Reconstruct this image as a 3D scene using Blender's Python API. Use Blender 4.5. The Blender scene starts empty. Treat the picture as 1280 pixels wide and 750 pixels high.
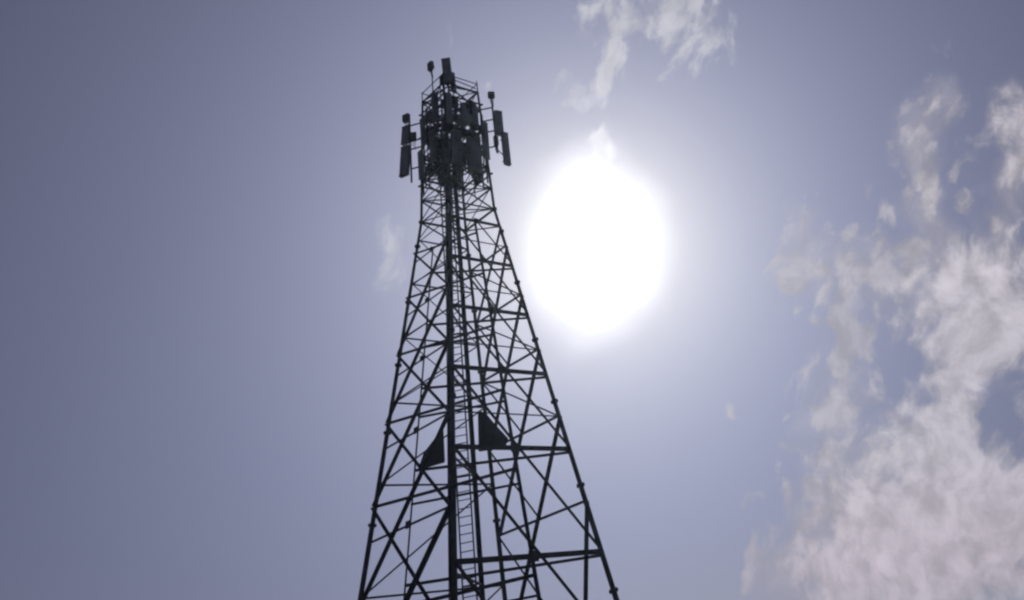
import bpy, bmesh, math, random
from mathutils import Vector, Matrix

random.seed(7)
scene = bpy.context.scene
col = scene.collection

# ------------------------------------------------------------------ camera
W, H = 1280.0, 750.0                  # size of the photograph, pixels
F = 1129.0                            # focal length in photo pixels
PX, PY = 792.0, 101.0                 # optical centre (the photo is a crop)
PITCH, ROLL = 0.58443, -0.20107
EYE = Vector((0.0, 0.0, 1.6))
_c, _s = math.cos(ROLL), math.sin(ROLL)
FWD = Vector((0, math.cos(PITCH), math.sin(PITCH)))
R0 = Vector((1, 0, 0))
U0 = Vector((0, -math.sin(PITCH), math.cos(PITCH)))
CR = _c * R0 + _s * U0                # image right
CU = -_s * R0 + _c * U0               # image up
cam_d = bpy.data.cameras.new('camera')
cam = bpy.data.objects.new('camera', cam_d)
col.objects.link(cam)
cam.matrix_world = Matrix(((CR.x, CU.x, -FWD.x, EYE.x), (CR.y, CU.y, -FWD.y, EYE.y),
                           (CR.z, CU.z, -FWD.z, EYE.z), (0, 0, 0, 1)))
cam_d.sensor_width = 36.0
cam_d.lens = F / W * 36.0
cam_d.shift_x = (W / 2 - PX) / W
cam_d.shift_y = -(H / 2 - PY) / W
cam_d.clip_start = 0.1
cam_d.clip_end = 20000
scene.camera = cam


def ray(px, py):
    return (FWD + CR * ((px - PX) / F) + CU * (-(py - PY) / F)).normalized()


# ------------------------------------------------------------------ sky and sun
SUN = ray(745, 306)
sun_elev = math.asin(SUN.z)
sun_az = math.atan2(SUN.x, SUN.y)
scene.view_settings.view_transform = 'Standard'
scene.view_settings.look = 'None'
scene.view_settings.exposure = -1.0      # the photo is exposed for the sky round the sun
scene.view_settings.gamma = 1.0
scene.view_settings.use_curve_mapping = False

world = bpy.data.worlds.new('World')
scene.world = world
world.use_nodes = True
wt = world.node_tree
wt.nodes.clear()


class X:
    """tiny expression builder: arithmetic on sockets makes Math nodes"""
    def __init__(self, v): self.v = v
    def _op(self, op, *o):
        n = wt.nodes.new('ShaderNodeMath'); n.operation = op
        for i, a in enumerate((self,) + o):
            a = a.v if isinstance(a, X) else a
            if isinstance(a, (int, float)): n.inputs[i].default_value = a
            else: wt.links.new(a, n.inputs[i])
        return X(n.outputs[0])
    def __add__(s, o): return s._op('ADD', o)
    __radd__ = __add__
    def __sub__(s, o): return s._op('SUBTRACT', o)
    def __rsub__(s, o): return X(o)._op('SUBTRACT', s)
    def __mul__(s, o): return s._op('MULTIPLY', o)
    __rmul__ = __mul__
    def __truediv__(s, o): return s._op('DIVIDE', o)
    def exp(s): return s._op('EXPONENT')
    def sqrt(s): return s._op('SQRT')
    def max(s, o): return s._op('MAXIMUM', o)
    def min(s, o): return s._op('MINIMUM', o)
    def acos(s): return s._op('ARCCOSINE')


def smooth(x, a, b):
    n = wt.nodes.new('ShaderNodeMapRange'); n.interpolation_type = 'SMOOTHSTEP'
    wt.links.new(x.v, n.inputs[0])
    n.inputs[1].default_value = a; n.inputs[2].default_value = b
    return X(n.outputs[0])


def dot(sock, vec):
    n = wt.nodes.new('ShaderNodeVectorMath'); n.operation = 'DOT_PRODUCT'
    wt.links.new(sock, n.inputs[0]); n.inputs[1].default_value = vec
    return X(n.outputs['Value'])


def combine(x, y, z=0.0):
    n = wt.nodes.new('ShaderNodeCombineXYZ')
    for i, a in enumerate((x, y, z)):
        if isinstance(a, X): wt.links.new(a.v, n.inputs[i])
        else: n.inputs[i].default_value = a
    return n.outputs[0]


def noise(vec, scale, detail=6, rough=0.55, distort=0.0, dims='2D'):
    n = wt.nodes.new('ShaderNodeTexNoise'); n.noise_dimensions = dims
    wt.links.new(vec, n.inputs['Vector'])
    n.inputs['Scale'].default_value = scale; n.inputs['Detail'].default_value = detail
    n.inputs['Roughness'].default_value = rough; n.inputs['Distortion'].default_value = distort
    return X(n.outputs['Fac'])


def mixcol(fac, a, b, mode='MIX'):
    n = wt.nodes.new('ShaderNodeMix'); n.data_type = 'RGBA'; n.blend_type = mode
    n.clamp_factor = False
    fi, ai, bi = n.inputs[0], n.inputs[6], n.inputs[7]
    for s, a_ in ((fi, fac), (ai, a), (bi, b)):
        if isinstance(a_, X): wt.links.new(a_.v, s)
        elif isinstance(a_, (int, float)): s.default_value = a_
        elif isinstance(a_, tuple): s.default_value = (*a_, 1.0)
        else: wt.links.new(a_, s)
    return n.outputs[2]


def scalecol(colr, x):
    """colour times number"""
    n = wt.nodes.new('ShaderNodeVectorMath'); n.operation = 'SCALE'
    if isinstance(colr, tuple): n.inputs[0].default_value = colr
    else: wt.links.new(colr, n.inputs[0])
    if isinstance(x, X): wt.links.new(x.v, n.inputs['Scale'])
    else: n.inputs['Scale'].default_value = x
    return n.outputs[0]


def addcol(a, b):
    n = wt.nodes.new('ShaderNodeVectorMath'); n.operation = 'ADD'
    for i, q in enumerate((a, b)):
        if isinstance(q, tuple): n.inputs[i].default_value = q
        else: wt.links.new(q, n.inputs[i])
    return n.outputs[0]


tc = wt.nodes.new('ShaderNodeTexCoord').outputs['Generated']
nish = wt.nodes.new('ShaderNodeTexSky')
nish.sky_type = 'NISHITA'
nish.sun_disc = False
nish.sun_elevation = sun_elev
nish.sun_rotation = sun_az
nish.altitude = 0
nish.air_density = 1.0
nish.dust_density = 0.0                  # the haze is added below as the sun's aureole
nish.ozone_density = 3.0
SKY_STRENGTH = 0.05
# thin high haze veils the clear blue
sky = scalecol(nish.outputs[0], SKY_STRENGTH)
sky = mixcol(1.0, sky, (0.45, 0.31, 0.41), 'MULTIPLY')

# bright aureole of the sun seen through thin haze: falls off with the angle from the sun
cosang = dot(tc, SUN).min(0.999999).max(-1.0)
ang = cosang.acos() * (180 / math.pi)
SKU = (CU - SUN * CU.dot(SUN)).normalized()
SKR = SUN.cross(SKU)
core_r = ((dot(tc, SKR) * dot(tc, SKR)) * 1.9 + dot(tc, SKU) * dot(tc, SKU)).sqrt() * (180 / math.pi)
front = smooth(cosang, 0.0, 0.3)
cn = noise(tc, 13.0, 3, 0.5, dims='3D')
core = (1.0 - smooth(core_r + (cn - 0.5) * 3.2, 2.0, 7.6)) * front * 1.15 + (1.0 - smooth(core_r, 0.0, 3.0)) * front * 20.0
wide = (ang * (-1 / 21.5)).exp()
near = (ang * (-1 / 5.0)).exp()
sky = addcol(sky, scalecol((1.0, 1.02, 1.05), core))
sky = addcol(sky, scalecol((0.94, 1.0, 1.46), wide))
sky = addcol(sky, scalecol((2.0, 1.8, 1.0), near))

# clouds: laid out on the sky by direction
A0 = ray(640, 375)
AR = (CR - A0 * CR.dot(A0)).normalized()
AU = A0.cross(AR) * -1.0
if AU.dot(CU) < 0: AU = -AU


def skyuv(px, py):
    d = ray(px, py); k = 2 / (1 + d.dot(A0))
    return d.dot(AR) * k, d.dot(AU) * k


den = (dot(tc, A0) + 1.0).max(0.02)
U = dot(tc, AR) * 2.0 / den
V = dot(tc, AU) * 2.0 / den


uv = combine(U, V, 0.0)
# slow warp so that the cloud edges wander
wn = wt.nodes.new('ShaderNodeTexNoise'); wn.inputs['Scale'].default_value = 9.0; wn.inputs['Detail'].default_value = 4; wn.noise_dimensions = '2D'
wt.links.new(uv, wn.inputs['Vector'])
wsub = wt.nodes.new('ShaderNodeVectorMath'); wsub.operation = 'SUBTRACT'
wt.links.new(wn.outputs['Color'], wsub.inputs[0]); wsub.inputs[1].default_value = (0.5, 0.5, 0.5)
sep = wt.nodes.new('ShaderNodeSeparateXYZ'); wt.links.new(wsub.outputs[0], sep.inputs[0])
UW = U + X(sep.outputs[0]) * 0.09
VW = V + X(sep.outputs[1]) * 0.09


warped = combine(UW, VW, 0.0)


def blob(px, py, rx, ry, rot=0.0, w=1.0):
    """soft elliptical patch of cloud cover"""
    u0, v0 = skyuv(px, py)
    ux, vx = skyuv(px + 10, py); k = math.hypot(ux - u0, vx - v0) / 10
    m = wt.nodes.new('ShaderNodeMapping'); m.vector_type = 'TEXTURE'
    wt.links.new(warped, m.inputs['Vector'])
    m.inputs['Location'].default_value = (u0, v0, 0)
    m.inputs['Rotation'].default_value = (0, 0, rot)
    m.inputs['Scale'].default_value = (rx * k, ry * k, 1)
    d = wt.nodes.new('ShaderNodeVectorMath'); d.operation = 'DOT_PRODUCT'
    wt.links.new(m.outputs[0], d.inputs[0]); wt.links.new(m.outputs[0], d.inputs[1])
    return X(0.36788)._op('POWER', X(d.outputs['Value'])), w


def total(bs):
    t = bs[0][0] * bs[0][1]
    for b, w in bs[1:]: t = b._op('MULTIPLY_ADD', w, t)
    return t


wuv = addcol(uv, scalecol(wsub.outputs[0], 0.05))
# streaky coordinates: the cloud field runs up and slightly right
rot = 0.28
UA = U * math.cos(rot) - V * math.sin(rot)
VA = U * math.sin(rot) + V * math.cos(rot)
suv = addcol(combine(UA, VA * 0.62, 0.3), scalecol(wsub.outputs[0], 0.035))

n_big = noise(wuv, 7.0, 5, 0.58)
n_mid = noise(suv, 22.0, 7, 0.62)
n_fine = noise(suv, 60.0, 4, 0.6)
# small rounded billows
vor = wt.nodes.new('ShaderNodeTexVoronoi'); vor.voronoi_dimensions = '2D'; vor.feature = 'F1'; vor.inputs['Scale'].default_value = 46.0
wt.links.new(addcol(suv, scalecol(wsub.outputs[0], 0.03)), vor.inputs['Vector'])
billow = 1.0 - X(vor.outputs['Distance']) * 1.35

cover_mass = total([
    blob(1165, 560, 62, 160, -0.33, 0.85), blob(1140, 690, 120, 62, 0.1, 0.72),
    blob(1235, 390, 75, 85, -0.2, 0.72), blob(1250, 690, 110, 70, 0, 0.62),
    blob(1040, 748, 95, 26, 0.25, 0.55), blob(1160, 350, 30, 80, -0.4, 0.35),
    blob(1165, 215, 26, 95, -0.1, 0.42), blob(1260, 210, 26, 90, -0.25, 0.56),
    blob(1360, 560, 110, 330, 0, 0.62), blob(1215, 600, 90, 80, 0, 0.3), blob(1250, 900, 300, 120, 0, 0.7)])
hole = total([blob(1246, 525, 18, 50, -0.2, 0.5)])
mass = smooth(cover_mass - hole + (n_big - 0.5) * 1.3 + (n_mid - 0.5) * 1.4 + (n_fine - 0.5) * 0.75 + (billow - 0.5) * 0.25, 0.14, 0.88) * smooth(cover_mass, 0.06, 0.25)

cover_fleck = total([
    blob(1060, 430, 46, 130, -0.05, 0.64), blob(1030, 560, 55, 110, 0.1, 0.42),
    blob(1000, 325, 36, 60, 0, 0.72), blob(1110, 320, 60, 90, 0, 0.55), blob(1010, 660, 60, 60, 0, 0.55), blob(965, 725, 40, 30, 0, 0.55),
    blob(1165, 200, 36, 120, -0.1, 0.80), blob(920, 515, 14, 16, 0, 0.60), blob(1090, 640, 50, 100, 0, 0.50),
    blob(1255, 270, 40, 130, -0.2, 0.62)])
fleck = smooth(cover_fleck + (n_mid - 0.5) * 1.6 + (n_fine - 0.5) * 1.5 + (billow - 0.5) * 0.75, 0.30, 0.95) * smooth(cover_fleck, 0.08, 0.3)
veil = smooth(cover_fleck + cover_mass * 0.6 + (n_big - 0.5) * 1.2 + (n_mid - 0.5) * 0.7, 0.2, 1.0) * smooth(cover_fleck + cover_mass, 0.05, 0.4)

cover_top = total([
    blob(762, 25, 26, 60, 0, 0.60), blob(850, 28, 54, 52, 0.2, 0.66), blob(812, 12, 30, 26, 0, 0.35), blob(750, 70, 26, 34, 0, 0.40), blob(715, 15, 14, 26, 0, 0.42),
    blob(745, 100, 16, 26, 0, 0.62), blob(706, 106, 24, 16, 0, 0.60), blob(860, 85, 22, 14, 0, 0.32),
    blob(746, 165, 18, 32, 0, 1.0), blob(728, 190, 26, 24, 0, 0.6), blob(830, -60, 120, 60, 0, 0.6)])
top = smooth(cover_top + (n_mid - 0.5) * 1.4 + (n_fine - 0.5) * 1.0 + (billow - 0.5) * 0.45, 0.16, 0.90) * smooth(cover_top, 0.06, 0.22)

cover_puff = total([blob(490, 312, 20, 30, 0, 0.55), blob(556, 48, 12, 24, 0, 0.34), blob(618, 92, 14, 10, 0, 0.34)])
puff = smooth(cover_puff + (n_mid - 0.5) * 1.4 + (n_fine - 0.5) * 0.5, 0.10, 0.75) * smooth(cover_puff, 0.04, 0.2)

# clouds over the rest of the sky, outside the mapped field
n_far = noise(tc, 3.2, 5, 0.6, dims='3D')
away = smooth(U * U + V * V, 0.9, 2.2)
far = smooth(n_far, 0.52, 0.78) * away

relief = noise(suv, 40.0, 4, 0.55) * 0.45 + noise(wuv, 38.0, 6, 0.62) * 0.55 + (billow - 0.5) * 0.10 + (n_big - 0.5) * 0.25
shade = smooth(relief, 0.30, 0.72) * 0.46 + 0.74          # thick and thin patches inside the cloud
pinkish = smooth(V * -1.0, 0.12, 0.30)                     # warmer where the light comes through more air
ccol = mixcol(pinkish, (0.96, 0.90, 0.99), (0.92, 0.78, 0.88))
ccol = scalecol(ccol, shade * (mass * 0.22 + 0.86))
ccol = addcol(ccol, scalecol((1.0, 1.0, 1.02), near * 1.6 + wide * 0.16))
sky = mixcol((mass * 0.8).min(0.9), sky, ccol)
sky = mixcol(veil * 0.48, sky, ccol)
sky = mixcol(fleck * 0.60, sky, ccol)
tcol = addcol(scalecol((1.0, 1.0, 1.05), shade), scalecol((1.0, 1.0, 1.0), near * 3.2 + wide * 0.3))
sky = mixcol(top * 0.6, sky, tcol)
sky = mixcol(puff * 0.55, sky, tcol)
sky = mixcol(far * 0.6, sky, ccol)

bg = wt.nodes.new('ShaderNodeBackground')
wt.links.new(sky, bg.inputs['Color'])
bg.inputs['Strength'].default_value = 1.0
wo = wt.nodes.new('ShaderNodeOutputWorld')
wt.links.new(bg.outputs[0], wo.inputs['Surface'])
world.cycles.sampling_method = 'MANUAL'
world.cycles.sample_map_resolution = 1024

sun_d = bpy.data.lights.new('sun', 'SUN')
sun_d.energy = 2.5
sun_d.angle = math.radians(0.53)
sun_d.color = (1.0, 0.95, 0.88)
sun_o = bpy.data.objects.new('sun', sun_d)
col.objects.link(sun_o)
sun_o.rotation_euler = SUN.to_track_quat('Z', 'Y').to_euler()
sun_o.location = (0, 0, 60)

# ------------------------------------------------------------------ materials


def material(name, base, rough=0.6, metal=0.0, var=0.25, scale=3.0, bump=0.0, tint=None):
    m = bpy.data.materials.new(name); m.use_nodes = True
    t = m.node_tree; p = t.nodes['Principled BSDF']
    tcn = t.nodes.new('ShaderNodeTexCoord')
    nz = t.nodes.new('ShaderNodeTexNoise'); nz.inputs['Scale'].default_value = scale; nz.inputs['Detail'].default_value = 6
    t.links.new(tcn.outputs['Object'], nz.inputs['Vector'])
    r = t.nodes.new('ShaderNodeValToRGB')
    tint = tint or base
    r.color_ramp.elements[0].position = 0.3; r.color_ramp.elements[1].position = 0.72
    r.color_ramp.elements[0].color = (*[c * (1 - var) for c in base], 1)
    r.color_ramp.elements[1].color = (*[c * (1 + var) for c in tint], 1)
    t.links.new(nz.outputs['Fac'], r.inputs[0]); t.links.new(r.outputs[0], p.inputs['Base Color'])
    p.inputs['Roughness'].default_value = rough; p.inputs['Metallic'].default_value = metal
    if bump:
        b = t.nodes.new('ShaderNodeBump'); b.inputs['Strength'].default_value = bump
        t.links.new(nz.outputs['Fac'], b.inputs['Height']); t.links.new(b.outputs[0], p.inputs['Normal'])
    return m


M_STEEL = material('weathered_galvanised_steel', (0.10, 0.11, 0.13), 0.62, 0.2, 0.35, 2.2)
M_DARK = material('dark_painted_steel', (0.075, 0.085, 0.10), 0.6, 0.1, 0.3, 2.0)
M_CABLE = material('black_cable_jacket', (0.02, 0.02, 0.023), 0.55, 0.0, 0.3, 4.0)
M_RADOME = material('grey_radome', (0.33, 0.375, 0.43), 0.5, 0.0, 0.15, 2.5)
M_RADOME2 = material('weathered_dark_radome', (0.20, 0.22, 0.25), 0.55, 0.0, 0.3, 2.0)
M_RADIO = material('grey_radio_casting', (0.30, 0.33, 0.36), 0.55, 0.0, 0.2, 3.0)
M_CONC = material('footing_concrete', (0.32, 0.31, 0.29), 0.9, 0.0, 0.25, 5.0, 0.3)
M_GRND = material('dry_grassy_ground', (0.07, 0.075, 0.035), 0.95, 0.0, 0.5, 0.35, 0.4, (0.13, 0.11, 0.065))

# ------------------------------------------------------------------ mesh helpers


def basis(d):
    d = d.normalized()
    a = Vector((0, 0, 1)) if abs(d.z) < 0.9 else Vector((0, 1, 0))
    x = a.cross(d).normalized()
    return x, d.cross(x).normalized(), d


def add_prism(bm, p0, p1, profile, up=None):
    """sweep a closed 2-D profile from p0 to p1"""
    p0, p1 = Vector(p0), Vector(p1)
    x, y, d = basis(p1 - p0)
    if up is not None:
        y = (up - d * up.dot(d)).normalized(); x = y.cross(d).normalized()
    a = [bm.verts.new(p0 + x * u + y * v) for u, v in profile]
    b = [bm.verts.new(p1 + x * u + y * v) for u, v in profile]
    n = len(profile)
    for i in range(n):
        bm.faces.new((a[i], a[(i + 1) % n], b[(i + 1) % n], b[i]))
    bm.faces.new(a[::-1]); bm.faces.new(b)


def circle(r, n=10):
    return [(r * math.cos(2 * math.pi * i / n), r * math.sin(2 * math.pi * i / n)) for i in range(n)]


def angle_profile(w, t=None):
    t = t or w * 0.14
    h = w / 2
    return [(-h, -h), (h, -h), (h, -h + t), (-h + t, -h + t), (-h + t, h), (-h, h)]


def channel_profile(w, h, t):
    a, b = w / 2, h / 2
    return [(-a, -b), (a, -b), (a, -b + t), (-a + t, -b + t), (-a + t, b - t), (a, b - t), (a, b), (-a, b)]


def add_tube(bm, p0, p1, r, n=10, r2=None):
    p0, p1 = Vector(p0), Vector(p1)
    x, y, d = basis(p1 - p0)
    r2 = r if r2 is None else r2
    a = [bm.verts.new(p0 + x * u + y * v) for u, v in circle(r, n)]
    b = [bm.verts.new(p1 + x * u + y * v) for u, v in circle(r2, n)]
    for i in range(n):
        f = bm.faces.new((a[i], a[(i + 1) % n], b[(i + 1) % n], b[i])); f.smooth = True
    bm.faces.new(a[::-1]); bm.faces.new(b)


def add_path(bm, pts, r, n=6):
    for a, b in zip(pts, pts[1:]): add_tube(bm, a, b, r, n)


def add_box(bm, c, sx, sy, sz, rot=None, bevel=0.0):
    m = Matrix.Translation(Vector(c)) @ (rot.to_4x4() if rot else Matrix.Identity(4)) @ Matrix.Diagonal((sx, sy, sz, 1))
    r = bmesh.ops.create_cube(bm, size=1.0, matrix=m)
    if bevel:
        es = {e for v in r['verts'] for e in v.link_edges}
        bmesh.ops.bevel(bm, geom=list(es), offset=bevel, segments=2, affect='EDGES', profile=0.6)


def finish(name, bm, mat, parent=None):
    bmesh.ops.recalc_face_normals(bm, faces=bm.faces)
    me = bpy.data.meshes.new(name); bm.to_mesh(me); bm.free()
    me.materials.append(mat)
    o = bpy.data.objects.new(name, me); col.objects.link(o)
    if parent: o.parent = parent; o.matrix_parent_inverse = Matrix.Translation(-parent.location)
    return o


def root(name, label, cat, loc, group=None):
    e = bpy.data.objects.new(name, None); e.location = loc; e.empty_display_size = 0.3
    e['label'] = label; e['category'] = cat
    if group: e['group'] = group
    col.objects.link(e)
    return e


# ------------------------------------------------------------------ ground
bm = bmesh.new()
S = 6000
vs = [bm.verts.new((x, y, 0)) for x, y in ((-S, -S), (S, -S), (S, S), (-S, S))]
bm.faces.new(vs)
g = finish('ground', bm, M_GRND); g['kind'] = 'structure'

# ------------------------------------------------------------------ tower geometry
AX = Vector((-1.71691868 * 5, 6.9581245 * 5, 0))     # foot of the tower axis
YAW = 3.19225
Z0 = 1.6                                             # heights below are above eye level
APEX = 26.327
KINK, TOPH = 18.0, 24.2
LEG = {'L': 0, 'N': 1, 'R': 2, 'M': 3}


def half(h):
    if h <= KINK: return 5 * (1 - h / APEX)
    k = 5 * (1 - KINK / APEX)
    return k + (1.30 - k) * (h - KINK) / (TOPH - KINK)


def leg(n, h, inset=0.0):
    a = YAW + LEG[n] * math.pi / 2
    r = half(h) - inset
    return Vector((AX.x + math.cos(a) * r, AX.y + math.sin(a) * r, h + Z0))


def mid(a, b, h): return (leg(a, h) + leg(b, h)) / 2


def out(a, b):
    """outward horizontal normal of the face between two legs"""
    v = mid(a, b, 0) - AX; v.z = 0
    return v.normalized()


tower = root('lattice_tower', 'tall dark steel lattice telecom tower with four tapering legs standing before the sun', 'tower', (AX.x, AX.y, 0))

LEVEL_A = [0.1, 4.15, 7.70, 10.58, 13.05, 15.25, 17.15]
LEVEL_B = [2.2, 5.85, 8.95, 11.60, 13.95, 16.20]
LEVEL_C = [-0.2, 3.6, 7.0, 9.85, 12.40, 14.70, 16.60]
HEAD = [18.0 + 1.03 * i for i in range(7)]

# legs: pipe sections with flanges
SECT = [-1.45, 2.9, 6.4, 9.5, 12.0, 14.5, 16.9, 18.0, 21.1, TOPH]
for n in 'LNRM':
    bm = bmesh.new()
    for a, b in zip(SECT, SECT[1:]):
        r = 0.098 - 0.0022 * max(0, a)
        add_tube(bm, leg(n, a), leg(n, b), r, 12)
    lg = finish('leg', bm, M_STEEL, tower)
    for h in SECT[1:-1]:
        d = (leg(n, h + 0.2) - leg(n, h - 0.2)).normalized()
        bm = bmesh.new()
        add_tube(bm, leg(n, h) - d * 0.035, leg(n, h) + d * 0.035, 0.175 - 0.003 * max(0, h), 12)
        for i in range(8):
            x, y, _ = basis(d); t = i * math.pi / 4
            p = leg(n, h) + (x * math.cos(t) + y * math.sin(t)) * (0.145 - 0.003 * max(0, h))
            add_tube(bm, p - d * 0.07, p + d * 0.07, 0.013, 6)
        f = finish('flange', bm, M_STEEL, lg)
    bm = bmesh.new()
    p = leg(n, -1.3)
    add_box(bm, (p.x, p.y, 0.10), 1.1, 1.1, 0.5, None, 0.03)
    finish('footing', bm, M_CONC, tower)
    bm = bmesh.new()
    add_box(bm, (p.x, p.y, 0.365), 0.5, 0.5, 0.04)
    for i in (-1, 1):
        for j in (-1, 1): add_tube(bm, (p.x + i * 0.18, p.y + j * 0.18, 0.3), (p.x + i * 0.18, p.y + j * 0.18, 0.46), 0.02, 6)
    finish('base_plate', bm, M_STEEL, tower)


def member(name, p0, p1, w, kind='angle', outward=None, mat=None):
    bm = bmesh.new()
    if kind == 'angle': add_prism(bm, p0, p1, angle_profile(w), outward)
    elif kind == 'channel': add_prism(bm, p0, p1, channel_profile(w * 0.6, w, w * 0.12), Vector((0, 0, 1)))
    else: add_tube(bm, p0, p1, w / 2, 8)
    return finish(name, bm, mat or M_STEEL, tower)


def gusset(p, a, b, s):
    """flat node plate lying in a tower face"""
    o = out(a, b); bm = bmesh.new()
    t = (leg(b, 0) - leg(a, 0)); t.z = 0; t.normalize()
    up = o.cross(t); up = up if up.z > 0 else -up
    rot = Matrix((t, o, up)).transposed()
    add_box(bm, p + o * 0.0, s, 0.016, s * 0.85, rot)
    finish('gusset_plate', bm, M_STEEL, tower)


# --- face N-R: heavy horizontals, long diagonals through their middles, centre post
o = out('N', 'R')
for k, h in enumerate(LEVEL_A):
    w = 0.17 - 0.011 * k
    member('horizontal_beam', leg('N', h) + o * 0.02, leg('R', h) + o * 0.02, w, 'channel')
    gusset(mid('N', 'R', h) + o * 0.075, 'N', 'R', 0.42 - 0.03 * k)
    if k + 1 < len(LEVEL_A):
        member('centre_post', mid('N', 'R', h) - o * 0.02, mid('N', 'R', LEVEL_A[k + 1]) - o * 0.02, 0.10 - 0.006 * k, 'angle', o)
    if k + 2 < len(LEVEL_A):
        member('diagonal_brace', leg('N', LEVEL_A[k + 2]) + o * 0.11, leg('R', h) + o * 0.11, 0.115 - 0.008 * k, 'angle', o)
member('diagonal_brace', leg('N', LEVEL_A[1]) + o * 0.11, mid('N', 'R', LEVEL_A[0]) + o * 0.11, 0.115, 'angle', o)
member('diagonal_brace', mid('N', 'R', LEVEL_A[-1]) + o * 0.11, leg('R', LEVEL_A[-2]) + o * 0.11, 0.07, 'angle', o)
# --- face R-M
o = out('R', 'M')
for k, h in enumerate(LEVEL_B):
    member('horizontal_beam', leg('R', h), leg('M', h), 0.085 - 0.004 * k, 'angle', o)
    if k + 2 < len(LEVEL_B):
        member('diagonal_brace', leg('R', LEVEL_B[k + 2]) + o * 0.07, leg('M', h) + o * 0.07, 0.115 - 0.008 * k, 'angle', o)
member('diagonal_brace', leg('R', LEVEL_B[1]) + o * 0.07, mid('R', 'M', -1.0), 0.115, 'angle', o)
member('diagonal_brace', leg('R', LEVEL_A[6]) + o * 0.07, leg('M', LEVEL_B[4]) + o * 0.07, 0.075, 'angle', o)
for k, h in enumerate(LEVEL_B[:-1]):
    member('secondary_brace', leg('M', LEVEL_B[k + 1]), mid('R', 'M', h), 0.05, 'angle', o)
# --- face L-N
o = out('L', 'N')
for k, h in enumerate(LEVEL_B):
    member('horizontal_beam', leg('L', h), leg('N', h), 0.085 - 0.004 * k, 'angle', o)
    gusset(mid('L', 'N', h) + o * 0.06, 'L', 'N', 0.30 - 0.02 * k)
    if k + 2 < len(LEVEL_B):
        member('diagonal_brace', leg('N', LEVEL_B[k + 2]) + o * 0.09, leg('L', LEVEL_C[k + 1]) + o * 0.09, 0.112 - 0.008 * k, 'angle', o)
    if k + 2 < len(LEVEL_C):
        member('diagonal_brace', leg('L', LEVEL_C[k + 2]) + o * 0.15, leg('N', h) + o * 0.15, 0.085 - 0.005 * k, 'angle', o)
    if k + 1 < len(LEVEL_B):
        member('centre_post', mid('L', 'N', h) - o * 0.02, mid('L', 'N', LEVEL_B[k + 1]) - o * 0.02, 0.065, 'angle', o)
member('centre_post', mid('L', 'N', -0.2), mid('L', 'N', LEVEL_B[0]) - o * 0.02, 0.065, 'angle', o)
member('horizontal_beam', leg('L', -0.2), leg('N', -0.2), 0.09, 'angle', o)
member('diagonal_brace', leg('N', LEVEL_B[1]) + o * 0.09, leg('L', LEVEL_C[0]) + o * 0.09, 0.135, 'angle', o)
# --- face L-M (far side)
o = out('L', 'M')
for k, h in enumerate(LEVEL_A):
    member('horizontal_beam', leg('L', h), leg('M', h), 0.07, 'angle', o)
    if k + 1 < len(LEVEL_A):
        h2 = LEVEL_A[k + 1]
        member('diagonal_brace', leg('M', h2) + o * 0.06, leg('L', h) + o * 0.06, 0.06, 'angle', o)
# --- light redundant members closing up the narrower panels
for h in LEVEL_B[2:]:
    member('secondary_brace', leg('N', h) - out('N', 'R') * 0.05, leg('R', h) - out('N', 'R') * 0.05, 0.05, 'angle', out('N', 'R'))
for h in LEVEL_A[3:]:
    member('secondary_brace', leg('L', h) - out('L', 'N') * 0.05, leg('N', h) - out('L', 'N') * 0.05, 0.05, 'angle', out('L', 'N'))
for k in range(2, 5):
    member('secondary_brace', leg('M', LEVEL_B[k + 1]) - out('R', 'M') * 0.05, leg('R', LEVEL_B[k]) - out('R', 'M') * 0.05, 0.05, 'angle', out('R', 'M'))
    member('secondary_brace', leg('L', LEVEL_A[k + 2]) - out('L', 'M') * 0.05, leg('M', LEVEL_A[k + 1]) - out('L', 'M') * 0.05, 0.05, 'angle', out('L', 'M'))
# --- horizontal plan bracing inside the tower
for k, h in enumerate(LEVEL_C[1:]):
    member('plan_brace', leg('L', h), mid('N', 'R', h), 0.11 - 0.008 * k, 'channel')
for k, h in enumerate(LEVEL_C[1:5]):
    hh = h - 0.6 + 0.08 * k
    member('plan_brace', mid('L', 'N', hh), mid('N', 'R', hh), 0.07, 'angle', Vector((0, 0, 1)))
for k, h in enumerate(LEVEL_A[1:6]):
    member('plan_brace', mid('L', 'N', h - 0.12), leg('R', h - 0.12), 0.09 - 0.006 * k, 'angle', Vector((0, 0, 1)))
# --- straight head section: small crossed panels
for a, b in (('N', 'R'), ('R', 'M'), ('M', 'L'), ('L', 'N')):
    o = out(a, b)
    for k, h in enumerate(HEAD):
        member('horizontal_beam', leg(a, h), leg(b, h), 0.075 if k % 2 == 0 else 0.06, 'angle', o)
        if k + 1 < len(HEAD):
            h2 = HEAD[k + 1]
            member('diagonal_brace', leg(a, h) + o * 0.05, leg(b, h2) + o * 0.05, 0.05, 'angle', o)
            member('diagonal_brace', leg(b, h) - o * 0.03, leg(a, h2) - o * 0.03, 0.05, 'angle', o)
    for h, h2 in ((LEVEL_A[6], HEAD[0]),):
        member('diagonal_brace', leg(a, h) + o * 0.05, leg(b, h2) + o * 0.05, 0.05, 'angle', o)

# --- cable tray with feeder cables climbing along leg N
tray = bpy.data.objects.new('cable_tray', None)
inward = (AX - leg('N', 0)); inward.z = 0; inward.normalize()
side = Vector((inward.y, -inward.x, 0))
if side.x > 0: side = -side


def tray_pt(h, s, d): return leg('N', h) + side * s + inward * d


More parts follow.
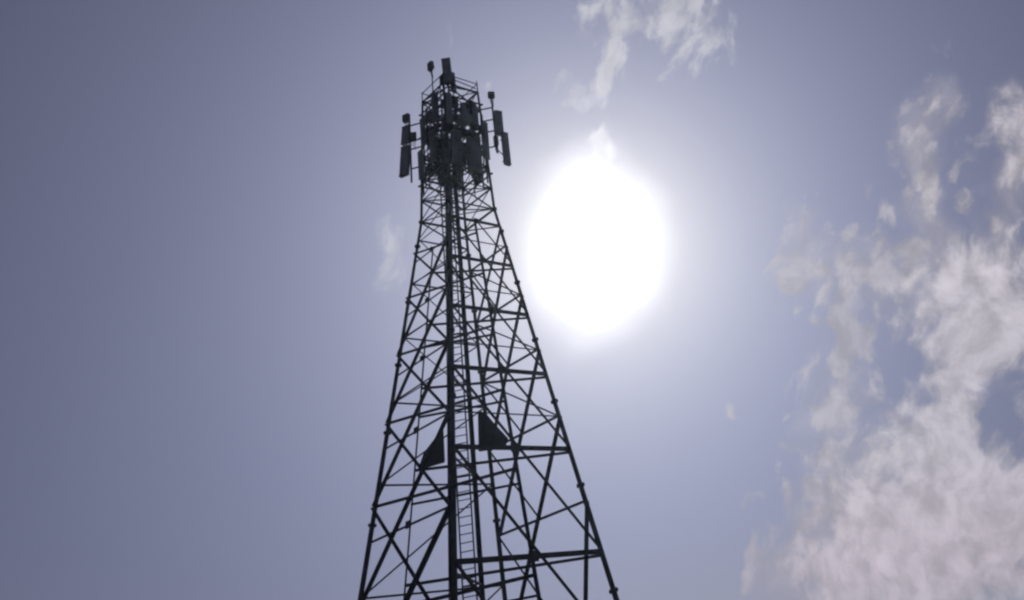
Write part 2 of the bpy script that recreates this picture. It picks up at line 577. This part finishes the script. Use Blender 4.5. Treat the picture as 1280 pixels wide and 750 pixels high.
bm = bmesh.new()
hs = [-1.2, 17.9, TOPH - 1.0]
for s in (-0.05, 0.19):
    for a, b in zip(hs, hs[1:]): add_prism(bm, tray_pt(a, s, 0.12), tray_pt(b, s, 0.12), [(-0.012, -0.04), (0.012, -0.04), (0.012, 0.04), (-0.012, 0.04)], inward)
tray = finish('cable_tray', bm, M_STEEL, tower)
h = -1.0
while h < TOPH - 1.0:
    bm = bmesh.new()
    add_tube(bm, tray_pt(h, -0.05, 0.12), tray_pt(h, 0.19, 0.12), 0.015, 6)
    finish('tray_rung', bm, M_STEEL, tray); h += 0.6
for i in range(9):
    bm = bmesh.new()
    s0 = -0.025 + 0.024 * i
    d0 = 0.165 + 0.012 * (i % 2)
    pts = []
    hh = -1.3
    tp = TOPH - 1.2 - 0.35 * (i % 4)
    while hh < tp:
        pts.append(tray_pt(hh, s0 + random.uniform(-0.006, 0.006), d0 + random.uniform(0, 0.01))); hh += 0.9
    add_path(bm, pts, random.choice((0.012, 0.014, 0.017)), 6)
    finish('feeder_cable', bm, M_CABLE, tray)

# --- central feeder mast on the axis and the climbing ladder beside it
bm = bmesh.new()
add_tube(bm, (AX.x, AX.y, 0.0), (AX.x, AX.y, TOPH + Z0 - 0.4), 0.075, 10)
mast = finish('central_pole', bm, M_STEEL, tower)
for i in range(4):
    bm = bmesh.new()
    a = i * 0.9 + 2.6
    pts = [Vector((AX.x + math.cos(a) * 0.095, AX.y + math.sin(a) * 0.095, z)) for z in (0.3, 8, 16, TOPH + Z0 - 1)]
    add_path(bm, pts, 0.016, 6)
    finish('feeder_cable', bm, M_CABLE, mast)
LX = Vector((AX.x - 0.42, AX.y - 0.12, 0))
bm = bmesh.new()
for s in (-0.24, 0.24): add_tube(bm, (LX.x + s, LX.y, 0.1), (LX.x + s, LX.y, TOPH + Z0 - 0.5), 0.03, 8)
ladder = finish('ladder', bm, M_STEEL, tower)
z = 0.4
rung_me = None
while z < TOPH + Z0 - 0.6:
    if rung_me is None:
        bm = bmesh.new(); add_tube(bm, (-0.24, 0, 0), (0.24, 0, 0), 0.019, 6)
        rung_me = bpy.data.meshes.new('rung'); bm.to_mesh(rung_me); bm.free(); rung_me.materials.append(M_STEEL)
    r = bpy.data.objects.new('rung', rung_me); col.objects.link(r)
    r.parent = ladder; r.location = (LX.x, LX.y, z)
    z += 0.28
for h in LEVEL_A[1:]:
    # brackets tying the ladder and the central pole to the cable leg
    zz = h - 0.3
    member('ladder_bracket', leg('N', zz), Vector((AX.x, AX.y, zz + Z0)), 0.06, 'angle', Vector((0, 0, 1)))
    member('ladder_bracket', Vector((LX.x - 0.26, LX.y + 0.03, zz + Z0 + 0.05)), Vector((AX.x + 0.05, AX.y + 0.03, zz + Z0 + 0.05)), 0.05, 'angle', Vector((0, 0, 1)))

# --- guard plates fixed in the lower faces beside the ladder


def on_face(px, py, a, b, off=0.0):
    p, q, r = leg(a, 0), leg(a, 10), leg(b, 0)
    n = (q - p).cross(r - p).normalized()
    if n.dot(out(a, b)) < 0: n = -n
    d = ray(px, py)
    t = (p + n * off - EYE).dot(n) / d.dot(n)
    return EYE + d * t, n


def guard_plate(pix, a, b, off):
    pts = [on_face(x, y, a, b, off) for x, y in pix]
    n = pts[0][1]; bm = bmesh.new()
    f = [bm.verts.new(p + n * 0.012) for p, _ in pts]; k = [bm.verts.new(p - n * 0.012) for p, _ in pts]
    bm.faces.new(f); bm.faces.new(k[::-1])
    m = len(f)
    for i in range(m): bm.faces.new((f[i], k[i], k[(i + 1) % m], f[(i + 1) % m]))
    g = finish('guard_plate', bm, M_DARK, tower)
    for i in range(m):
        bm = bmesh.new()
        add_prism(bm, pts[i][0] - n * 0.03, pts[(i + 1) % m][0] - n * 0.03, angle_profile(0.05), n)
        finish('edge_angle', bm, M_STEEL, g)


guard_plate([(552, 532), (554, 577), (523, 586), (530, 566), (543, 549)], 'L', 'N', -0.10)
guard_plate([(599, 513), (609, 519), (619, 531), (635, 548), (632, 558), (600, 563)], 'N', 'R', -0.10)

# ------------------------------------------------------------------ tower head
def at(px, py, dy=0.0):
    """point seen at a photo pixel on the upright plane dy metres behind the tower axis"""
    d = ray(px, py)
    return EYE + d * ((AX.y + dy - EYE.y) / d.y)


# square mounting rings bolted outside the legs
RING = 0.10
RINGS = [19.75, 20.95, 22.2, 23.45]


def ring_corner(n, h):
    a = YAW + LEG[n] * math.pi / 2
    return Vector((AX.x + math.cos(a) * (half(h) + RING), AX.y + math.sin(a) * (half(h) + RING), h + Z0))


for h in RINGS:
    for a, b in (('N', 'R'), ('R', 'M'), ('M', 'L'), ('L', 'N')):
        pa, pb = ring_corner(a, h), ring_corner(b, h)
        e = (pb - pa).normalized() * 0.06
        member('mount_rail', pa - e, pb + e, 0.075, 'tube')
    for n in 'LNRM':
        member('rail_stay', leg(n, h), ring_corner(n, h), 0.07, 'tube')

# top work platform: grating panels, toe boards and guard rail
ph = 21.9
for i in range(5):
    for q in (-1, 1):
        a = leg('N', ph, 0.1).lerp(leg('R', ph, 0.1), (i + 0.03) / 5); b = leg('N', ph, 0.1).lerp(leg('R', ph, 0.1), (i + 0.97) / 5)
        c = leg('L', ph, 0.1).lerp(leg('M', ph, 0.1), (i + 0.03) / 5); d = leg('L', ph, 0.1).lerp(leg('M', ph, 0.1), (i + 0.97) / 5)
        if q > 0: p0, p1, p2, p3 = a, b, b.lerp(d, 0.34), a.lerp(c, 0.34)
        else: p0, p1, p2, p3 = c, d, d.lerp(b, 0.34), c.lerp(a, 0.34)
        bm = bmesh.new()
        for j in range(9):
            t = (j + 0.5) / 9
            add_prism(bm, p0.lerp(p3, t), p1.lerp(p2, t), [(-0.012, -0.02), (0.012, -0.02), (0.012, 0.02), (-0.012, 0.02)], Vector((0, 0, 1)))
        for t in (0.03, 0.97):
            add_prism(bm, p0.lerp(p1, t), p3.lerp(p2, t), [(-0.015, -0.03), (0.015, -0.03), (0.015, 0.03), (-0.015, 0.03)], Vector((0, 0, 1)))
        finish('floor_grating', bm, M_STEEL, tower)
for a, b in (('N', 'R'), ('R', 'M'), ('M', 'L'), ('L', 'N')):
    for h in (TOPH - 0.02, TOPH + 0.45):
        def rp(n, h=h):
            return leg(n, TOPH - 0.05) + Vector((0, 0, h - TOPH + 0.05))
        member('guard_rail', rp(a), rp(b), 0.045, 'tube')
for n in 'LNRM':
    member('rail_post', leg(n, TOPH - 0.1), leg(n, TOPH - 0.1) + Vector((0, 0, 0.62)), 0.05, 'tube')


def frame_of(axis_up, face):
    z = axis_up.normalized(); y = -(face - z * face.dot(z)).normalized(); x = y.cross(z)
    return Matrix((x, y, z)).transposed()


def panel_antenna(label, top, bot, w, d, face, pipe=True, pipe_ext=0.25, name='panel_antenna', group=None, mat=None):
    """upright panel aerial: rounded radome, end caps, connectors, two clamps, on its own mount pipe (a tower part)"""
    top, bot = Vector(top), Vector(bot)
    face = Vector((face[0], face[1], 0)).normalized()
    rot = frame_of(top - bot, face); L = (top - bot).length; c = (top + bot) / 2
    back = rot.col[1]; up = rot.col[2]; sx = rot.col[0]
    e = root(name, label, 'antenna', bot, group)
    bm = bmesh.new()
    prof = []
    for i in range(9):                       # curved front, flat back
        t = math.pi * i / 8
        prof.append((w / 2 * math.cos(t) if 0 < i < 8 else w / 2 * math.copysign(1, math.cos(t)), -d * 0.35 - d * 0.3 * math.sin(t)))
    prof = [(w / 2, d / 2)] + prof + [(-w / 2, d / 2)]
    lo = [bm.verts.new(bot + sx * u + back * v) for u, v in prof]; hi = [bm.verts.new(top + sx * u + back * v) for u, v in prof]
    for i in range(len(prof)): bm.faces.new((lo[i], lo[(i + 1) % len(prof)], hi[(i + 1) % len(prof)], hi[i]))
    bm.faces.new(lo[::-1]); bm.faces.new(hi)
    finish('radome', bm, mat or M_RADOME, e)
    for p, s in ((top, 1), (bot, -1)):
        bm = bmesh.new(); add_box(bm, p + up * (s * 0.018), w * 1.03, d * 1.05, 0.04, rot, 0.008); finish('end_cap', bm, M_RADIO, e)
    for i in range(4):
        bm = bmesh.new(); p = bot + sx * (w * (-0.3 + 0.2 * i)) - up * 0.035
        add_tube(bm, p, p - up * 0.07, 0.018, 8); finish('connector', bm, M_DARK, e)
    pc = back * (d / 2 + 0.12)
    for t in (0.15, 0.85):
        bm = bmesh.new(); q = bot.lerp(top, t)
        add_box(bm, q + back * (d / 2 + 0.045), 0.11, 0.09, 0.05, rot)
        add_box(bm, q + pc, 0.13, 0.11, 0.06, rot, 0.01)
        finish('clamp', bm, M_STEEL, e)
    if pipe:
        member('mount_pipe', bot + pc - up * pipe_ext, top + pc + up * pipe_ext, 0.07, 'tube')
    return e, bot + pc, top + pc


def radio_unit(label, c, face, w=0.32, d=0.16, h=0.48, group=None, tie=None):
    face = Vector((face[0], face[1], 0)).normalized()
    rot = frame_of(Vector((0, 0, 1)), face); c = Vector(c)
    e = root('radio_unit', label, 'radio unit', c - Vector((0, 0, h / 2)), group)
    bm = bmesh.new(); add_box(bm, c, w, d, h, rot, 0.015); body = finish('housing', bm, M_RADIO, e)
    bm = bmesh.new()
    for i in range(9):
        add_box(bm, c + rot.col[0] * (w * (-0.42 + 0.105 * i)) - rot.col[1] * (d / 2 + 0.02), 0.008, 0.05, h * 0.86, rot)
    finish('cooling_fins', bm, M_RADIO, e)
    bm = bmesh.new(); add_box(bm, c + rot.col[1] * (d / 2 + 0.03), w * 0.5, 0.07, h * 0.3, rot); finish('bracket', bm, M_STEEL, e)
    for i in range(3):
        bm = bmesh.new(); p = c + rot.col[0] * (w * (-0.25 + 0.25 * i)) - Vector((0, 0, h / 2))
        q = p - Vector((0, 0, 0.25 + 0.1 * i)) + rot.col[1] * 0.05
        add_path(bm, [p, p - Vector((0, 0, 0.12)), q], 0.012, 6); finish('jumper_cable', bm, M_CABLE, e)
    if tie is not None:
        member('unit_stay', c + rot.col[1] * (d / 2 + 0.03), tie, 0.05, 'tube')
    return e


def arm(p, q, w=0.07): return member('outrigger_arm', p, q, w, 'tube')


# outrigger on leg L (side turned away from the sun)
fl = leg('L', 20) - AX; fl.z = 0; fl.normalize()
pl0, pl1 = at(514.5, 228, 0.0), at(511.5, 144, 0.0)
member('outrigger_mast', pl0, pl1, 0.09, 'tube')
for py in (158, 178, 188, 212):
    t = (228 - py) / 84.0; p = pl0.lerp(pl1, t)
    hgt = p.z - Z0
    arm(p, leg('L', min(TOPH, hgt)))
panel_antenna('longest dark panel antenna hanging low on the outrigger turned away from the sun', at(507, 184, 0.0), at(505.0, 219, 0.0), 0.46, 0.18, (-0.45, -1), pipe=False)
panel_antenna('shorter panel antenna above the longest one on the outrigger away from the sun', at(507.5, 159, 0.0), at(506.2, 179, 0.0), 0.38, 0.17, (-0.45, -1), pipe=False)
radio_unit('small box on the tip of the outrigger mast away from the sun', at(508, 148, 0.0), (-0.4, -1), 0.32, 0.18, 0.40)
radio_unit('radio unit behind the shorter panel on the outrigger away from the sun', at(517, 171, 0.05), (0.2, -1), 0.26, 0.14, 0.44)

# outrigger on leg R (side turned to the sun)
fr = leg('R', 20) - AX; fr.z = 0; fr.normalize()
pr0, pr1 = at(621.5, 191, 0.0), at(613.5, 115, 0.0)
member('outrigger_mast', pr0, pr1, 0.09, 'tube')
for py in (135, 150, 164, 183):
    t = (191 - py) / 76.0; p = pr0.lerp(pr1, t)
    arm(p, leg('R', min(TOPH, p.z - Z0 + 0.05)))
panel_antenna('slanted long panel antenna lowest on the outrigger nearest the sun', at(630.5, 167, 0.0), at(634.5, 205, 0.0), 0.32, 0.16, (fr.x, fr.y - 0.9), pipe=False)
panel_antenna('wider panel antenna above the slanted one on the outrigger nearest the sun', at(622.5, 140, 0.0), at(625, 168, 0.0), 0.36, 0.16, (fr.x, fr.y - 1.2), pipe=False)
radio_unit('small box on the tip of the outrigger mast nearest the sun', at(614, 119, 0.0), (0.5, -1), 0.30, 0.16, 0.32)
radio_unit('radio unit beside the slanted panel on the outrigger nearest the sun', at(620, 176, 0.06), (0.3, -1), 0.22, 0.13, 0.46)
arm(at(621, 186, 0.0), at(633, 198, 0.0), 0.05); arm(at(618, 158, 0.0), at(632, 172, 0.0), 0.05)

# aerials on the very top
p0, p1 = leg('L', 24.1).lerp(leg('N', 24.1), 0.9), None
pm0, pm1 = at(561.5, 118, -0.9), at(558, 78, -0.9)
member('top_mast', pm0 - Vector((0, 0, 0.7)), pm1, 0.09, 'tube')
arm(pm0, leg('N', 23.4)); arm(at(560.3, 108, -0.9), leg('R', TOPH)); arm(at(560.3, 108, -0.9), leg('L', TOPH))
panel_antenna('stout upright panel antenna crowning the top of the tower', at(557.2, 75, -1.05), at(560.4, 103, -1.05), 0.40, 0.22, (0.1, -1), pipe=False)
panel_antenna('slim upright panel antenna just below the crowning one on the top mast', at(565, 92, -0.80), at(567.5, 114, -0.80), 0.24, 0.14, (0.9, -0.5), pipe=False)
radio_unit('radio unit clamped low on the top mast under the crowning antenna', at(553.5, 100, -0.85), (-0.8, -0.6), 0.26, 0.15, 0.5)
ps0, ps1 = at(541.5, 122, -0.4), at(539.5, 82, -0.4)
member('top_mast', ps0, ps1, 0.06, 'tube')
arm(ps0, leg('N', 23.7), 0.05); arm(ps0, leg('L', 23.9), 0.05)
radio_unit('small lone box on a thin pole beside the crowning antenna', at(538.6, 83, -0.4), (-0.7, -0.7), 0.30, 0.16, 0.46)
member('lightning_rod', at(597, 118, 0.0), at(595.5, 101, 0.0), 0.035, 'tube')
arm(at(566, 99, -0.9), at(595, 111, 0.0), 0.05); arm(at(563, 104, -0.9), at(593, 116, 0.0), 0.05)

# antennas ringed round the head
onr, oln, orm, olm = out('N', 'R'), out('L', 'N'), out('R', 'M'), out('L', 'M')


def face_panel(label, a, b, t, h0, h1, w, d, offs=0.32, **kw):
    o = out(a, b)
    p = ring_corner(a, (h0 + h1) / 2).lerp(ring_corner(b, (h0 + h1) / 2), t)
    bot = Vector((p.x, p.y, h0 + Z0)) + o * (d / 2 + 0.12); top = Vector((p.x, p.y, h1 + Z0)) + o * (d / 2 + 0.12)
    top += o * random.uniform(0.0, 0.10) * (h1 - h0) / 2          # electrical tilt differs from one to the next
    tw = Matrix.Rotation(random.uniform(-0.35, 0.35), 3, 'Z') @ o
    kw.setdefault('mat', random.choice((M_RADOME, M_RADOME, M_RADOME2)))
    return panel_antenna(label, top, bot, w, d, tw, True, random.uniform(0.15, 0.5), **kw)


face_panel('wide flat panel antenna low on the tower head face nearest the sun', 'N', 'R', 0.56, 19.5, 21.1, 0.70, 0.18)
face_panel('narrower panel antenna next to the wide one towards the cable leg', 'N', 'R', 0.17, 19.8, 21.3, 0.44, 0.16)
face_panel('panel antenna above the wide one on the head face nearest the sun', 'N', 'R', 0.42, 21.9, 22.9, 0.24, 0.14)
face_panel('panel antenna at the sunward corner of the tower head', 'N', 'R', 0.90, 20.4, 22.2, 0.28, 0.15)
face_panel('panel antenna high on the head face away from the sun', 'L', 'N', 0.30, 21.5, 22.8, 0.28, 0.15)
face_panel('panel antenna low on the head face away from the sun', 'L', 'N', 0.66, 20.2, 21.7, 0.30, 0.15)
face_panel('panel antenna on the far head face behind the sunward corner', 'R', 'M', 0.55, 20.0, 22.2, 0.34, 0.15)
face_panel('panel antenna on the far head face behind the shaded corner', 'M', 'L', 0.45, 20.2, 22.4, 0.34, 0.15)

face_panel('panel antenna above the narrower one beside the cable leg', 'N', 'R', 0.06, 21.8, 23.3, 0.24, 0.14)
face_panel('short panel antenna high on the head face nearest the sun by its outer corner', 'N', 'R', 0.72, 22.1, 23.0, 0.26, 0.14)
face_panel('panel antenna high on the head face away from the sun beside the cable leg', 'L', 'N', 0.78, 22.2, 23.6, 0.28, 0.15)
face_panel('panel antenna low at the outer corner of the head face away from the sun', 'L', 'N', 0.20, 19.9, 21.2, 0.30, 0.15)

# drum of a microwave link between the panels
dc = leg('N', 21.9).lerp(leg('R', 21.9), 0.30) + onr * 0.62
dish = root('microwave_dish', 'round drum microwave dish among the panels on the tower head', 'dish', dc - Vector((0, 0, 0.35)))
bm = bmesh.new(); add_tube(bm, dc - onr * 0.12, dc + onr * 0.14, 0.33, 24); finish('drum', bm, M_RADOME, dish)
bm = bmesh.new(); add_tube(bm, dc + onr * 0.14, dc + onr * 0.18, 0.33, 24, 0.26); finish('cover', bm, M_RADOME, dish)
bm = bmesh.new(); add_tube(bm, dc - onr * 0.12, dc - onr * 0.30, 0.20, 16, 0.08); finish('reflector_back', bm, M_RADIO, dish)
bm = bmesh.new(); add_box(bm, dc - onr * 0.36, 0.22, 0.22, 0.24, frame_of(Vector((0, 0, 1)), onr), 0.01); finish('feed_unit', bm, M_RADIO, dish)
member('unit_stay', dc - onr * 0.38, dc - onr * 0.62, 0.06, 'tube')

# remote radio units racked on the rings
FACE = {'NR': 'on the sunward front face', 'LN': 'on the shaded front face', 'RM': 'on the sunward back face', 'ML': 'on the shaded back face'}
ROWS = ((20.3, 'bottom row'), (20.95, 'second row'), (21.65, 'middle row'), (22.45, 'fourth row'), (23.35, 'top row'))
RG = 'radio units racked in the tower head'
for ab, fname in FACE.items():
    a, b = ab; o = out(a, b)
    for h0, row in ROWS:
        for t0 in (0.14, 0.38, 0.62, 0.86):
            if random.random() > (0.50 if ab in ('NR', 'LN') else 0.30): continue
            h = h0 + random.uniform(-0.15, 0.15); t = t0 + random.uniform(-0.05, 0.05)
            p = leg(a, h).lerp(leg(b, h), t) - o * 0.24
            radio_unit('finned radio unit, %s %s of the tower head' % (row, fname), p, o if random.random() < 0.6 else -o,
                       random.uniform(0.26, 0.38), random.uniform(0.13, 0.2), random.uniform(0.4, 0.66), RG,
                       tie=leg(a, h).lerp(leg(b, h), min(0.97, t + 0.05)))

# spare mounting pipes standing empty in the rings
for ab in ('NR', 'LN', 'RM', 'ML'):
    for t in (0.3, 0.62, 0.96):
        h0, h1 = random.uniform(19.0, 20.5), random.uniform(22.6, 24.3)
        p = ring_corner(ab[0], 21.4).lerp(ring_corner(ab[1], 21.4), t + random.uniform(-0.08, 0.03))
        member('mount_pipe', (p.x, p.y, h0 + Z0), (p.x, p.y, h1 + Z0), random.choice((0.05, 0.06, 0.075)), 'tube')

# slack jumper cables looping about the head and down to the tray
for i in range(44):
    a = random.choice(('NR', 'LN', 'RM', 'ML')); t = random.uniform(0.1, 0.9); h = random.uniform(20.2, 23.2)
    p = leg(a[0], h).lerp(leg(a[1], h), t) + out(*a) * random.uniform(-0.1, 0.3)
    q = leg('N', h - random.uniform(0.8, 2.2)) + inward * random.uniform(0.2, 0.9)
    pts = []
    for j in range(9):
        s = j / 8; c = p.lerp(q, s); c.z -= math.sin(math.pi * s) * random.uniform(0.28, 0.34); pts.append(c)
    bm = bmesh.new(); add_path(bm, pts, 0.014, 6); finish('jumper_cable', bm, M_CABLE, tower)

# ------------------------------------------------------------------ volume added to wash out the tower like lens veil, not real air
bm = bmesh.new()
add_box(bm, (0, 0, 13.6), 12100, 12100, 29.2)
hz = finish('glare_veil', bm, M_GRND); hz['kind'] = 'stuff'
hm = bpy.data.materials.new('glare_veil_volume'); hm.use_nodes = True
ht = hm.node_tree; ht.nodes.clear()
hv = ht.nodes.new('ShaderNodeVolumePrincipled')
hv.inputs['Color'].default_value = (0.62, 0.82, 1.0, 1)
hv.inputs['Density'].default_value = 0.00026
hv.inputs['Anisotropy'].default_value = 0.8
ho = ht.nodes.new('ShaderNodeOutputMaterial'); ht.links.new(hv.outputs[0], ho.inputs['Volume'])
hz.data.materials.clear(); hz.data.materials.append(hm)

scene.cycles.filter_width = 2.4
